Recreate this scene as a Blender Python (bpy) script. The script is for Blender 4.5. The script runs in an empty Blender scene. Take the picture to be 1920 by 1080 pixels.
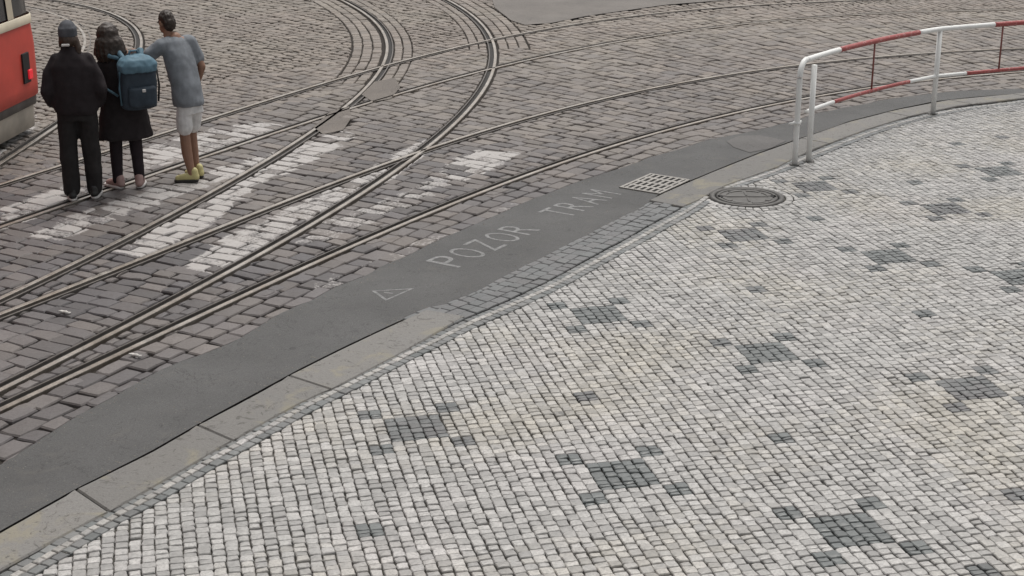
import bpy, bmesh, math, random
import numpy as np
from mathutils import Vector, Matrix, noise
random.seed(7)
PI = math.pi
S = bpy.context.scene
C = S.collection

# ------------------------------------------------------------------ camera, sky, sun, exposure
FPX, PITCH, HC = 2919.0, 0.3263, 4.11          # focal length in photo pixels, tilt, height of the street camera
cam_data = bpy.data.cameras.new('camera')
cam = bpy.data.objects.new('camera', cam_data); C.objects.link(cam)
cam.location = (0, 0, HC); cam.rotation_euler = (PI/2-PITCH, 0, 0)
cam_data.sensor_fit = 'HORIZONTAL'; cam_data.sensor_width = 36; cam_data.lens = FPX*36/1920
cam_data.clip_start = 0.1; cam_data.clip_end = 2000
S.camera = cam
W = bpy.data.worlds.new('World'); S.world = W; W.use_nodes = True
wn, wl = W.node_tree.nodes, W.node_tree.links
bg = wn['Background']
sky = wn.new('ShaderNodeTexSky'); sky.sky_type = 'NISHITA'; sky.sun_disc = False
SUN_EL, SUN_AZ = math.radians(68), math.radians(20)
sky.sun_elevation = SUN_EL; sky.sun_rotation = SUN_AZ
sky.air_density = 1.0; sky.dust_density = 4.0; sky.ozone_density = 1.0
hsv = wn.new('ShaderNodeHueSaturation'); hsv.inputs['Saturation'].default_value = 0.10   # cloud cover takes the blue out
wl.new(sky.outputs[0], hsv.inputs['Color']); wl.new(hsv.outputs[0], bg.inputs['Color'])
bg.inputs['Strength'].default_value = 0.11
sun_data = bpy.data.lights.new('sun', 'SUN'); sun = bpy.data.objects.new('sun', sun_data); C.objects.link(sun)
sun_data.energy = 1.5; sun_data.angle = math.radians(38); sun_data.color = (1, .95, .885)
sun.rotation_euler = (PI/2-SUN_EL, 0, -SUN_AZ+PI)
# point the lamp along the sky's sun direction
sd = Vector((math.sin(SUN_AZ)*math.cos(SUN_EL), math.cos(SUN_AZ)*math.cos(SUN_EL), math.sin(SUN_EL)))
sun.rotation_euler = sd.to_track_quat('Z', 'Y').to_euler()
S.view_settings.view_transform = 'Standard'; S.view_settings.look = 'None'
S.view_settings.gamma = 1; S.view_settings.use_curve_mapping = False
S.view_settings.exposure = 0.36

# ------------------------------------------------------------------ helpers
PZ = 0.04                                        # height of the pavement above the road
def at(x, y, z=0.0):
    """ground point seen at a photo pixel"""
    a = (x-960)/FPX; b = (540-y)/FPX
    dy = math.cos(PITCH)+b*math.sin(PITCH); dz = -math.sin(PITCH)+b*math.cos(PITCH)
    t = (HC-z)/-dz
    return Vector((a*t, dy*t, z))
def pix(p):
    Z = p[2]-HC
    d = p[1]*math.cos(PITCH)-Z*math.sin(PITCH); u = p[1]*math.sin(PITCH)+Z*math.cos(PITCH)
    if d < .2: return (-9999, 9999)
    return (960+FPX*p[0]/d, 540-FPX*u/d)
def path(px, z=0.0): return np.array([at(x, y, z)[:2] for x, y in px])
def resample(P, step):
    d = np.r_[0, np.cumsum(np.linalg.norm(np.diff(P, axis=0), axis=1))]
    n = max(2, int(d[-1]/step)+1); s = np.linspace(0, d[-1], n)
    return np.c_[np.interp(s, d, P[:, 0]), np.interp(s, d, P[:, 1])]
def extend(P, a, b):
    d0 = P[0]-P[1]; d0 /= np.linalg.norm(d0); d1 = P[-1]-P[-2]; d1 /= np.linalg.norm(d1)
    out = P
    if a: out = np.vstack([P[0]+d0*a, out])
    if b: out = np.vstack([out, P[-1]+d1*b])
    return out
def smooth_curve(P, deg=5, step=.12, a=0, b=0):
    d = np.r_[0, np.cumsum(np.linalg.norm(np.diff(P, axis=0), axis=1))]; u = d/d[-1]
    cx, cy = np.polyfit(u, P[:, 0], deg), np.polyfit(u, P[:, 1], deg)
    v = np.linspace(0, 1, int(d[-1]/step)+2)
    Q = np.c_[np.polyval(cx, v), np.polyval(cy, v)]
    return resample(extend(Q, a, b), step)
def chaikin(P, n=2):
    for _ in range(n):
        Q = [P[0]]
        for i in range(len(P)-1):
            Q += [P[i]*.75+P[i+1]*.25, P[i]*.25+P[i+1]*.75]
        Q.append(P[-1]); P = np.array(Q)
    return P
def normals(P):
    T = np.gradient(P, axis=0); T /= np.linalg.norm(T, axis=1)[:, None]
    return np.c_[-T[:, 1], T[:, 0]]              # to the left of travel
def offset(P, d): return P+normals(P)*d
class Frame:
    """distance along a curve, distance to its left -> ground point"""
    def __init__(s, P):
        s.P = P; s.N = normals(P); s.d = np.r_[0, np.cumsum(np.linalg.norm(np.diff(P, axis=0), axis=1))]; s.L = s.d[-1]
    def __call__(s, a, t):
        x = np.interp(a, s.d, s.P[:, 0]); y = np.interp(a, s.d, s.P[:, 1])
        nx = np.interp(a, s.d, s.N[:, 0]); ny = np.interp(a, s.d, s.N[:, 1])
        return (x+t*nx, y+t*ny)
def area(p):
    return .5*sum(p[i-1][0]*p[i][1]-p[i][0]*p[i-1][1] for i in range(len(p)))
def half(poly, o, n, lim, sgn):
    """keep the side sgn*((p-o).n) >= lim"""
    out = []; k = len(poly)
    dd = [sgn*((p[0]-o[0])*n[0]+(p[1]-o[1])*n[1])-lim for p in poly]
    for i in range(k):
        a, b = poly[i-1], poly[i]; da, db = dd[i-1], dd[i]
        if (da >= 0) != (db >= 0):
            t = da/(da-db); out.append((a[0]+t*(b[0]-a[0]), a[1]+t*(b[1]-a[1])))
        if db >= 0: out.append(b)
    return out
class Line:
    """a curve that stones are cut along; l and r are the widths kept free on its left and right (None: drop that side)"""
    def __init__(s, P, l, r, open=False):
        s.open = open; s.bb = (P[:, 0].min()-1, P[:, 0].max()+1, P[:, 1].min()-1, P[:, 1].max()+1); s.full = l is not None and r is not None; s.A = P[:-1]; s.D = P[1:]-P[:-1]; s.LL = (s.D**2).sum(1); s.l, s.r = l, r
    def near(s, c):
        q = np.array(c)-s.A; t = np.clip((q*s.D).sum(1)/s.LL, 0, 1)
        e = q-t[:, None]*s.D; d2 = (e**2).sum(1); i = int(d2.argmin())
        return i, math.sqrt(d2[i]), t[i]
    def cut(s, poly, amin=.0006):
        c = (sum(p[0] for p in poly)/len(poly), sum(p[1] for p in poly)/len(poly))
        if s.full and not (s.bb[0] < c[0] < s.bb[1] and s.bb[2] < c[1] < s.bb[3]): return [poly]
        i, d, t = s.near(c)
        if s.open and ((i == 0 and t <= 0) or (i == len(s.A)-1 and t >= 1)): return [poly]
        L = math.sqrt(s.LL[i]); n = (-s.D[i][1]/L, s.D[i][0]/L); o = s.A[i]
        side = (c[0]-o[0])*n[0]+(c[1]-o[1])*n[1]
        w = max(s.l or 0, s.r or 0)
        if d > w+.3:
            if (side > 0 and s.l is None) or (side < 0 and s.r is None): return []
            return [poly]
        out = []
        for lim, sg in ((s.l, 1), (s.r, -1)):
            if lim is None: continue
            p = half(poly, o, n, lim, sg)
            if len(p) > 2 and abs(area(p)) > amin: out.append(p)
        return out
def inside(p, poly):
    r = False; k = len(poly)
    for i in range(k):
        a, b = poly[i-1], poly[i]
        if (a[1] > p[1]) != (b[1] > p[1]) and p[0] < (b[0]-a[0])*(p[1]-a[1])/(b[1]-a[1])+a[0]: r = not r
    return r
def nz(x, y, z=0): return noise.noise(Vector((x, y, z)))

def link(o, parent=None, **props):
    C.objects.link(o)
    if parent: o.parent = parent
    for k, v in props.items(): o[k] = v
    return o
def mesh_obj(name, verts, faces, m, parent=None, smooth=False, attr=None, **props):
    me = bpy.data.meshes.new(name); me.from_pydata([tuple(v) for v in verts], [], faces)
    if smooth: me.polygons.foreach_set('use_smooth', [True]*len(me.polygons))
    if attr is not None:
        a = me.color_attributes.new('stone', 'FLOAT_COLOR', 'POINT')
        a.data.foreach_set('color', np.array([(*c, 1) for c in attr], dtype=np.float32).ravel())
    me.materials.append(m); me.update()
    return link(bpy.data.objects.new(name, me), parent, **props)
def empty(name, loc=(0, 0, 0), rz=0, **props):
    o = bpy.data.objects.new(name, None); o.location = loc; o.rotation_euler = (0, 0, rz)
    return link(o, None, **props)
class MB:
    def __init__(s): s.v = []; s.f = []
    def add(s, v, f):
        b = len(s.v); s.v += [tuple(q) for q in v]; s.f += [tuple(i+b for i in q) for q in f]
    def box(s, c, sz, rz=0, ch=.15):
        """box with chamfered upright edges and rims; ch is a share of the smallest side"""
        x, y, z = sz[0]/2, sz[1]/2, sz[2]/2; e = min(sz)*ch
        ring = lambda a, b, h: [(-a, -b, h), (a, -b, h), (a, b, h), (-a, b, h)]
        v = ring(x-e, y-e, -z)+ring(x, y, -z+e)+ring(x, y, z-e)+ring(x-e, y-e, z)
        f = [(3, 2, 1, 0), (12, 13, 14, 15)]
        for k in (0, 4, 8):
            for i in range(4): f.append((k+i, k+(i+1) % 4, k+4+(i+1) % 4, k+4+i))
        cr, sr = math.cos(rz), math.sin(rz)
        s.add([(c[0]+p[0]*cr-p[1]*sr, c[1]+p[0]*sr+p[1]*cr, c[2]+p[2]) for p in v], f)
    def tube(s, P, r, n=12, cap=True):
        P = [Vector(p) for p in P]; k = len(P); rr = r if isinstance(r, (list, tuple)) else [r]*k
        v = []; f = []
        for i, p in enumerate(P):
            t = (P[min(i+1, k-1)]-P[max(i-1, 0)]).normalized()
            a = t.cross(Vector((0, 0, 1)));
            if a.length < .05: a = t.cross(Vector((0, 1, 0)))
            a.normalize(); b = a.cross(t)
            for j in range(n):
                q = 2*PI*j/n; v.append(p+(a*math.cos(q)+b*math.sin(q))*rr[i])
        for i in range(k-1):
            for j in range(n): f.append((i*n+j, i*n+(j+1) % n, (i+1)*n+(j+1) % n, (i+1)*n+j))
        if cap: f += [tuple(range(n-1, -1, -1)), tuple((k-1)*n+j for j in range(n))]
        s.add(v, f)
    def sweep(s, P, prof):
        """cross-section prof [(t, z)] carried along the curve P"""
        N = normals(P); m = len(prof); v = []; f = []
        for p, n in zip(P, N):
            for t, z in prof: v.append((p[0]+n[0]*t, p[1]+n[1]*t, z))
        for i in range(len(P)-1):
            for j in range(m-1): f.append((i*m+j, i*m+j+1, (i+1)*m+j+1, (i+1)*m+j))
        s.add(v, [q[::-1] for q in f])
    def build(s, name, m, parent=None, smooth=False, **props):
        return mesh_obj(name, s.v, s.f, m, parent, smooth, **props)

# ------------------------------------------------------------------ materials
class Mat:
    def __init__(s, name, rough=.7, metallic=0.0, spec=.5):
        s.m = bpy.data.materials.new(name); s.m.use_nodes = True
        s.n, s.l = s.m.node_tree.nodes, s.m.node_tree.links; s.p = s.n['Principled BSDF']
        s.p.inputs['Roughness'].default_value = rough; s.p.inputs['Metallic'].default_value = metallic
        s.p.inputs['Specular IOR Level'].default_value = spec
    def put(s, sock, v):
        if isinstance(v, (int, float)): sock.default_value = v
        elif isinstance(v, tuple): sock.default_value = (*v, 1) if len(v) == 3 else v
        else: s.l.new(v, sock)
    def coord(s):
        g = s.n.new('ShaderNodeNewGeometry'); return g.outputs['Position']
    def noise(s, scale, detail=4, rough=.55, co=None, dist=0):
        k = s.n.new('ShaderNodeTexNoise'); k.inputs['Scale'].default_value = scale; k.inputs['Detail'].default_value = detail
        k.inputs['Roughness'].default_value = rough; k.inputs['Distortion'].default_value = dist
        s.l.new(co or s.coord(), k.inputs['Vector']); return k.outputs['Fac']
    def ramp(s, fac, a, b, lo=0.0, hi=1.0):
        k = s.n.new('ShaderNodeMapRange'); k.clamp = True
        s.put(k.inputs['Value'], fac); k.inputs['From Min'].default_value = a; k.inputs['From Max'].default_value = b
        k.inputs['To Min'].default_value = lo; k.inputs['To Max'].default_value = hi; return k.outputs[0]
    def mix(s, fac, a, b, mode='MIX'):
        k = s.n.new('ShaderNodeMix'); k.data_type = 'RGBA'; k.blend_type = mode
        s.put(k.inputs['Factor'], fac); s.put(k.inputs[6], a); s.put(k.inputs[7], b); return k.outputs[2]
    def math(s, op, a, b=0.0):
        k = s.n.new('ShaderNodeMath'); k.operation = op; s.put(k.inputs[0], a); s.put(k.inputs[1], b); return k.outputs[0]
    def scale(s, col, f):
        k = s.n.new('ShaderNodeVectorMath'); k.operation = 'SCALE'; s.put(k.inputs[0], col); s.put(k.inputs['Scale'], f); return k.outputs[0]
    def attr(s, name):
        a = s.n.new('ShaderNodeAttribute'); a.attribute_name = name
        k = s.n.new('ShaderNodeSeparateColor'); s.l.new(a.outputs['Color'], k.inputs[0]); return k.outputs
    def bump(s, h, strength=.3, dist=.01):
        k = s.n.new('ShaderNodeBump'); k.inputs['Strength'].default_value = strength; k.inputs['Distance'].default_value = dist
        s.l.new(h, k.inputs['Height']); s.l.new(k.outputs[0], s.p.inputs['Normal'])
    def spots(s, scale, r):
        """sparse round blots (gum, oil) of different sizes"""
        k = s.n.new('ShaderNodeTexVoronoi'); k.inputs['Scale'].default_value = scale; s.l.new(s.coord(), k.inputs['Vector'])
        sep = s.n.new('ShaderNodeSeparateColor'); s.l.new(k.outputs['Color'], sep.inputs[0])
        return s.math('LESS_THAN', k.outputs['Distance'], s.math('MULTIPLY', s.ramp(sep.outputs[0], .45, 1, 0, 1), r))
    def base(s, col): s.put(s.p.inputs['Base Color'], col); return s
def plain(name, col, rough=.6, metallic=0.0, var=.15, scale=8, bump=0.0, bscale=60, spec=.5):
    m = Mat(name, rough, metallic, spec)
    m.base(m.scale(m.mix(0.0, col, col), m.ramp(m.noise(scale), .3, .7, 1-var, 1+var)))
    if bump: m.bump(m.noise(bscale, 3), bump, .004)
    return m.m

def sett_material():
    m = Mat('granite_setts', .62, spec=.4); r, g, b = m.attr('stone')[:3]
    warm, cool = (.190, .161, .138), (.094, .087, .089)
    col = m.mix(g, cool, warm)
    col = m.mix(m.ramp(m.noise(.35, 2), .42, .62), col, m.mix(g, (.130, .116, .112), (.196, .170, .143)))
    col = m.scale(col, m.ramp(r, 0, 1, .80, 1.20))
    fine = m.noise(55, 5, .65)
    col = m.scale(col, m.ramp(fine, .25, .75, .78, 1.22))
    col = m.mix(m.ramp(m.noise(6, 4), .55, .75, 0, .35), col, (.075, .066, .060))
    wear = m.math('ADD', m.math('ADD', m.math('MULTIPLY', m.noise(7, 4, .7), .5), m.math('MULTIPLY', m.noise(38, 4, .7), .5)), m.math('MULTIPLY', m.math('SUBTRACT', b, .5), .5))
    paint = m.math('MULTIPLY', m.ramp(wear, .48, .60), m.ramp(b, .02, .1))
    col = m.mix(m.math('MULTIPLY', paint, .9), col, m.mix(m.noise(30), (.32, .30, .285), (.47, .45, .435)))
    m.base(col); m.bump(fine, .35, .006)
    m.put(m.p.inputs['Roughness'], m.ramp(m.noise(3, 3), .3, .7, .48, .72))
    return m.m
def mosaic_material():
    m = Mat('mosaic_stones', .55, spec=.55); r, g, b = m.attr('stone')[:3]
    col = m.mix(g, (.352, .342, .328), (.36, .336, .292))
    col = m.mix(m.ramp(m.noise(.9, 3), .5, .68, 0, .45), col, (.44, .415, .405))
    col = m.scale(col, m.ramp(r, 0, 1, .74, 1.22))
    spots = m.noise(70, 4, .7)
    col = m.mix(m.ramp(spots, .49, .63, 0, .62), col, (.21, .203, .195))
    col = m.scale(col, m.ramp(m.noise(26, 5, .7), .3, .7, .80, 1.18))
    dark = m.scale(m.mix(g, (.112, .120, .118), (.124, .118, .117)), m.ramp(r, 0, 1, .80, 1.18))
    dark = m.scale(dark, m.ramp(spots, .3, .7, .8, 1.2))
    gum = m.spots(2.6, .10); m.base(m.scale(m.mix(b, col, dark), m.ramp(gum, 0, 1, 1, .55))); m.bump(spots, .4, .004)
    m.put(m.p.inputs['Roughness'], m.ramp(m.noise(2, 3), .3, .7, .30, .48))
    return m.m
def asphalt_material(name, col=(.082, .079, .078)):
    m = Mat(name, .75, spec=.35)
    c = m.scale(m.mix(0.0, col, col), m.ramp(m.noise(150, 4, .8), .28, .72, .5, 1.5))
    c = m.scale(c, m.ramp(m.noise(1.1, 4, .6), .3, .7, .82, 1.16))
    c = m.mix(m.ramp(m.noise(3.5, 5, .6, dist=1.5), .56, .72, 0, .4), c, (.115, .108, .098))
    c = m.mix(m.ramp(m.noise(40, 2), .70, .76, 0, .5), c, (.19, .18, .17))
    c = m.scale(c, m.ramp(m.spots(3.1, .09), 0, 1, 1, .72)); 
    c = m.scale(c, m.ramp(m.math('ABSOLUTE', m.math('SUBTRACT', m.noise(1.7, 5, .65, dist=.6), .5)), 0, .006, .62, 1))
    m.base(c); m.bump(m.noise(260, 2), .5, .004); return m.m
def kerb_material():
    m = Mat('kerb_granite', .65, spec=.4); r, g, b = m.attr('stone')[:3]
    c = m.scale(m.mix(m.noise(2.2, 3), (.162, .157, .151), (.168, .159, .145)), m.ramp(r, 0, 1, .85, 1.12))
    c = m.scale(c, m.ramp(m.noise(110, 4, .7), .25, .75, .75, 1.25))
    c = m.mix(m.ramp(m.noise(3.0, 4, .6, dist=.8), .53, .66, 0, .45), c, (.25, .222, .145))
    c = m.mix(m.ramp(m.noise(7, 6, .75, dist=2.5), .57, .61, 0, .85), c, (.080, .074, .066))
    m.base(c); m.bump(m.noise(35, 5, .7), .5, .01); return m.m
def joint_material(name, a, b):
    m = Mat(name, .9, spec=.2)
    c = m.mix(m.noise(1.3, 3), a, b); c = m.scale(c, m.ramp(m.noise(90, 4), .25, .75, .6, 1.4))
    m.base(c); m.bump(m.noise(120, 3), .6, .008); return m.m
def steel_material():
    m = Mat('rail_steel', .42, .85)
    c = m.mix(m.ramp(m.noise(2.5, 5, .6), .35, .65), (.40, .37, .335), (.28, .242, .205))
    m.base(m.scale(c, m.ramp(m.noise(60, 3), .3, .7, .8, 1.15)))
    m.put(m.p.inputs['Roughness'], m.ramp(m.noise(8, 3), .3, .7, .34, .55)); return m.m
def paint_material(name, col, under, lo=.40, hi=.56, rough=.5):
    m = Mat(name, rough)
    f = m.ramp(m.noise(26, 6, .75), lo, hi)
    m.base(m.mix(f, under, m.mix(m.noise(5), col, tuple(c*.85 for c in col)))); return m.m
M = dict(
    sett=sett_material(), mosaic=mosaic_material(), kerb=kerb_material(), steel=steel_material(),
    asphalt=asphalt_material('asphalt', (.082, .081, .080)), patch=asphalt_material('old_asphalt', (.150, .136, .124)), gpatch=asphalt_material('grey_asphalt_patch', (.105, .100, .097)), fill=asphalt_material('switch_filling', (.140, .122, .107)),
    joint=joint_material('sett_joint_dirt', (.024, .020, .018), (.042, .036, .031)),
    sand=joint_material('mosaic_joint_sand', (.070, .066, .060), (.100, .094, .083)),
    groove=plain('rail_groove_black', (.016, .014, .013), .8, var=.3, scale=20),  # near-black floor of the rail groove
    lip=plain('rail_lip', (.115, .103, .094), .6, .4, var=.25, scale=12),
    letter=paint_material('worn_white_lettering', (.24, .24, .235), (.086, .085, .084), .40, .60),
    iron=plain('cast_iron', (.095, .090, .084), .55, .35, var=.25, scale=14, bump=.3),
    iron_light=plain('worn_cast_iron', (.27, .255, .235), .6, .1, var=.2, scale=20, bump=.2),
    hole=plain('dark_hole', (.008, .008, .008), .9),  # near-black colour stands for the shade inside openings
    white_tube=paint_material('white_railing_paint', (.82, .82, .80), (.33, .29, .25), .24, .37, .45),
    red_tube=paint_material('red_railing_paint', (.36, .075, .070), (.46, .30, .28), .32, .46, .45),
    brown_tube=plain('brown_railing_bar', (.19, .062, .052), .5, var=.2),
)

# ------------------------------------------------------------------ traced lines of the street (photo pixel -> ground)
Lb = [(0,593),(200,506),(400,428),(640,340),(800,285),(1000,215),(1250,160),(1490,122),(1750,100),(1920,90)]
Ld = [(0,775),(133,700),(300,622),(560,510),(640,477),(800,402),(1000,322),(1200,258),(1490,190),(1760,148),(1920,135)]
Le = [(274,260),(385,224),(480,195),(678,135),(920,75),(1080,45),(1250,22),(1500,5)]
Lf = [(0,430),(135,378),(274,326),(480,263),(620,220),(760,175),(920,125),(1080,93),(1250,65),(1500,35),(1750,22)]
La = [(0,560),(200,463),(433,340),(560,262),(620,222),(680,170),(715,125),(728,90),(710,50),(640,0)]
Lc = [(0,735),(57,700),(250,605),(480,480),(640,390),(740,325),(800,275),(880,200),(920,140),(932,110),(925,75),(890,35),(840,0)]
R_d, R_b = smooth_curve(path(Ld), 4, a=7, b=8), smooth_curve(path(Lb), 4, a=7, b=8)
R_e, R_f = smooth_curve(path(Le), 3, a=9, b=8), smooth_curve(path(Lf), 4, a=8, b=7)
R_a, R_c = smooth_curve(path(La), 5, a=7, b=6), smooth_curve(path(Lc), 5, a=7, b=6)
R_g = smooth_curve(np.array([(-5.80,12.5),(-5.66,14.2),(-5.52,16.32),(-5.43,18.14),(-5.34,20.2),(-5.46,22.5),(-5.85,24.4),(-6.7,26.6),(-8.0,28.2)]), 5, a=4, b=4)
far_px = [(72,827),(120,798),(168,768),(227,738),(300,693),(407,657),(493,607),(600,553),(720,500),(833,447),(953,393),(1033,362),(1093,338),(1193,305),(1268,282),(1341,259),(1413,247),(1490,226),(1528,214),(1629,193),(1714,179),(1786,172),(1849,168),(1920,167)]
near_px = [(0,997),(141,918),(281,848),(380,791),(475,740),(563,692),(641,653),(726,613),(799,580),(827,577),(887,553),(943,522),(1027,480),(1107,440),(1148,418),(1196,396),(1225,376),(1230,367),(1297,338),(1360,312),(1420,288),(1490,263),(1560,240),(1591,228),(1682,205),(1755,190),(1818,183),(1920,175)]
strip_px = [(35,1073),(106,1031),(197,975),(282,931),(387,865),(493,806),(566,763),(670,712),(754,668),(810,641),(881,604),(923,587),(1027,540),(1093,503),(1143,475),(1196,447),(1244,418),(1283,398),(1307,382),(1328,366),(1348,355),(1372,347),(1415,333),(1462,317),(1490,304),(1530,287),(1630,247),(1708,223),(1796,204),(1849,198),(1920,189)]
FAR = resample(chaikin(extend(path(far_px), 5, 8)), .09)
FAR = FAR+np.array([(.03*nz(p[0]*2.2, p[1]*2.2, 1), .03*nz(p[0]*2.2, p[1]*2.2, 4)) for p in FAR])+np.array([(.012*nz(p[0]*9, p[1]*9, 1), .012*nz(p[0]*9, p[1]*9, 4)) for p in FAR])
NEAR = resample(extend(path(near_px), 5, 8), .12)
STRIP = resample(chaikin(extend(path(strip_px, PZ), 5, 8), 3), .08)

# ------------------------------------------------------------------ stones
MARG_X, MARG_T, MARG_B = 330, 70, 260
def in_view(p, mx=MARG_X, mt=MARG_T, mb=MARG_B):
    q = pix((p[0], p[1], 0)); return -mx < q[0] < 1920+mx and -mt < q[1] < 1080+mb
def shrink(poly, d):
    """move every edge of a convex polygon inwards by d"""
    if area(poly) < 0: poly = poly[::-1]
    out = poly
    k = len(poly)
    for i in range(k):
        a, b = poly[i-1], poly[i]; L = math.hypot(b[0]-a[0], b[1]-a[1])
        if L < 1e-5: continue
        n = (-(b[1]-a[1])/L, (b[0]-a[0])/L)
        out = half(out, a, n, d, 1)
        if len(out) < 3: return None
    return out
def clean(poly, eps=.004):
    out = []
    for p in poly:
        if not out or math.hypot(p[0]-out[-1][0], p[1]-out[-1][1]) > eps: out.append(p)
    if len(out) > 1 and math.hypot(out[0][0]-out[-1][0], out[0][1]-out[-1][1]) <= eps: out.pop()
    return out
class Stones:
    """collects stones; the largest in the picture become objects of their own, the rest one mesh"""
    def __init__(s): s.items = []
    def add(s, poly, z, gap, ch, dome, col, mids=True, tilt=.004, depth=.045, wob=.003, paint=None):
        p = shrink(clean(poly), gap)
        if p is None or len(p) < 3: return
        p = clean(p, .006)
        if len(p) < 3: return
        if mids:
            q = []
            for i in range(len(p)):
                a, b = p[i], p[(i+1) % len(p)]; L = math.hypot(b[0]-a[0], b[1]-a[1])
                q.append((a[0]+random.uniform(-wob, wob), a[1]+random.uniform(-wob, wob)))
                if L > .05:
                    n = ((b[1]-a[1])/L, -(b[0]-a[0])/L); o = random.uniform(-wob*.6, wob*1.5)
                    q.append(((a[0]+b[0])/2+n[0]*o, (a[1]+b[1])/2+n[1]*o))
            p = q
        k = len(p); cx = sum(a[0] for a in p)/k; cy = sum(a[1] for a in p)/k
        size = math.sqrt(abs(area(p)))
        if size < .015: return
        tx, ty = random.gauss(0, tilt)/size*.5, random.gauss(0, tilt)/size*.5; zz = z+random.gauss(0, tilt*.5)
        v = []
        f1 = 1-ch*1.6/size*.9
        for r, dz in ((1.0, -depth), (1.0, -ch*.9), (f1, 0)):
            for a in p:
                x, y = cx+(a[0]-cx)*r, cy+(a[1]-cy)*r
                v.append((x, y, zz+dz+(tx*(x-cx)+ty*(y-cy) if dz > -depth else 0)))
        v.append((cx+random.uniform(-.1, .1)*size, cy+random.uniform(-.1, .1)*size, zz+dome))
        f = []
        for r in (0, 1):
            for i in range(k): f.append((r*k+i, r*k+(i+1) % k, (r+1)*k+(i+1) % k, (r+1)*k+i))
        for i in range(k): f.append((2*k+i, 2*k+(i+1) % k, 3*k))
        cs = [(col[0], col[1], paint((x[0], x[1])) if paint else col[2]) for x in v]
        s.items.append((v, f, cs, (cx, cy)))
    def build(s, single, many, m, parent, n=300, zref=0):
        big = []
        for k, (v, f, cs, c) in enumerate(s.items):
            q = [pix(p) for p in v[-len(v)//3:]]
            x, y = pix((c[0], c[1], zref))
            a = abs(area([pix(p) for p in v[(len(v)-1)//3*2:-1]])) if 0 < x < 1920 and 0 < y < 1080 else 0
            big.append((a, k))
        big.sort(reverse=True)
        top = {k for a, k in big[:n] if a > 25}
        V, F, A = [], [], []
        for k, (v, f, cs, c) in enumerate(s.items):
            if k in top:
                o = Vector((c[0], c[1], 0))
                ob = mesh_obj(single, [Vector(p)-o for p in v], f, m, parent, False, cs); ob.location = o
            else:
                b = len(V); V += v; A += cs; F += [tuple(i+b for i in q) for q in f]
        if V:
            mesh_obj(many, V, F, m, parent, False, A, kind='stuff')
        print(single, len(s.items), 'stones,', len(top), 'single')

# base sheets
def sheet(name, pts, z, m, parent=None, **props):
    bm = bmesh.new(); f = bm.faces.new([bm.verts.new((p[0], p[1], z)) for p in pts])
    if f.normal.z < 0: f.normal_flip()
    f.normal_update()
    if f.normal.z < 0: f.normal_flip()
    bmesh.ops.triangulate(bm, faces=bm.faces[:])
    me = bpy.data.meshes.new(name); bm.to_mesh(me); bm.free(); me.materials.append(m)
    return link(bpy.data.objects.new(name, me), parent, **props)
ground = sheet('ground', [(-300,-200),(300,-200),(300,500),(-300,500)], -.14, M['joint'], kind='structure')
road = sheet('road', [(-40,-5),(40,-5),(40,70),(-40,70)], -.026, M['joint'], kind='structure')
edge_in = offset(STRIP, .02)
pave_pts = [tuple(p) for p in edge_in]+[(40, edge_in[-1][1]), (40, -5), (edge_in[0][0], -5)]
pavement = sheet('pavement', pave_pts, PZ-.022, M['sand'], kind='structure')

# asphalt gutter band between the setts and the kerb
def ribbon(name, A, B, z, m, parent=None, n=240, **props):
    A = resample(A, .02); B = resample(B, .02)
    ia = np.linspace(0, len(A)-1, n).astype(int); ib = np.linspace(0, len(B)-1, n).astype(int)
    v = []; f = []
    for i, j in zip(ia, ib):
        for k in range(5): p = A[i]*(1-k/4)+B[j]*k/4; v.append((p[0], p[1], z))
    for i in range(n-1):
        for k in range(4): f.append((i*5+k, (i)*5+k+1, (i+1)*5+k+1, (i+1)*5+k))
    f = [q[::-1] for q in f]
    o = mesh_obj(name, v, f, m, parent, **props)
    return o
gutter = ribbon('asphalt_gutter', FAR, NEAR, .004, M['asphalt'], kind='structure')
if gutter.data.polygons[0].normal.z < 0: gutter.data.flip_normals()
sheet('asphalt_patch', [at(*p)[:2] for p in [(1362,266),(1385,256),(1425,254),(1474,265),(1445,279),(1405,287),(1375,277)]], .008, M['gpatch'], gutter)
top_patch = [at(*p)[:2] for p in [(915,-40),(935,15),(965,38),(990,46),(1040,42),(1100,30),(1250,9),(1420,-4),(1560,-14),(1560,-60),(900,-60)]]
grow = lambda P, f: [tuple(np.mean(P, axis=0)+(np.array(p)-np.mean(P, axis=0))*f) for p in P]
sheet('worn_concrete_patch', grow(top_patch, 1.03), .010, M['patch'], road)
switch_patches = [[at(*p)[:2] for p in q] for q in ([(598,236),(622,214),(648,207),(652,222),(640,240),(612,246)], [(688,176),(706,158),(735,152),(742,166),(728,182),(704,186)])]
for q in switch_patches: sheet('filled_switch_patch', grow(q, 1.34), .007, M['fill'], road)

# ------------------------------------------------------------------ rails
def rail(label, P, inner, group):
    """grooved tram rail; inner = +1 if the groove lies left of travel"""
    t = empty('tram_rail', (0, 0, 0), label=label, category='rail', group=group)
    s = inner
    def prof(pts): return [(s*a, z) for a, z in (pts if s < 0 else pts[::-1])]
    for nm, pts, mm in (('rail_head', [(.022, -.03), (.022, .003), (.018, .007), (-.018, .007), (-.022, .002), (-.022, -.03)], M['steel']),
                        ('flange_groove', [(.078, -.02), (.022, -.02)], M['groove']),
                        ('guard_lip', [(.094, -.03), (.094, .003), (.078, .004), (.078, -.03)], M['lip'])):
        b = MB(); b.sweep(P, prof(pts)); b.build(nm, mm, t)
    return t
rail('near rail of the straight track, running beside the dark asphalt gutter', R_d, 1, 'tram rails in the cobbled road')
rail('far rail of the near straight track, bright where it passes behind the railing', R_b, -1, 'tram rails in the cobbled road')
rail('near rail of the far straight track, second rail from the top right', R_f, 1, 'tram rails in the cobbled road')
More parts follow.
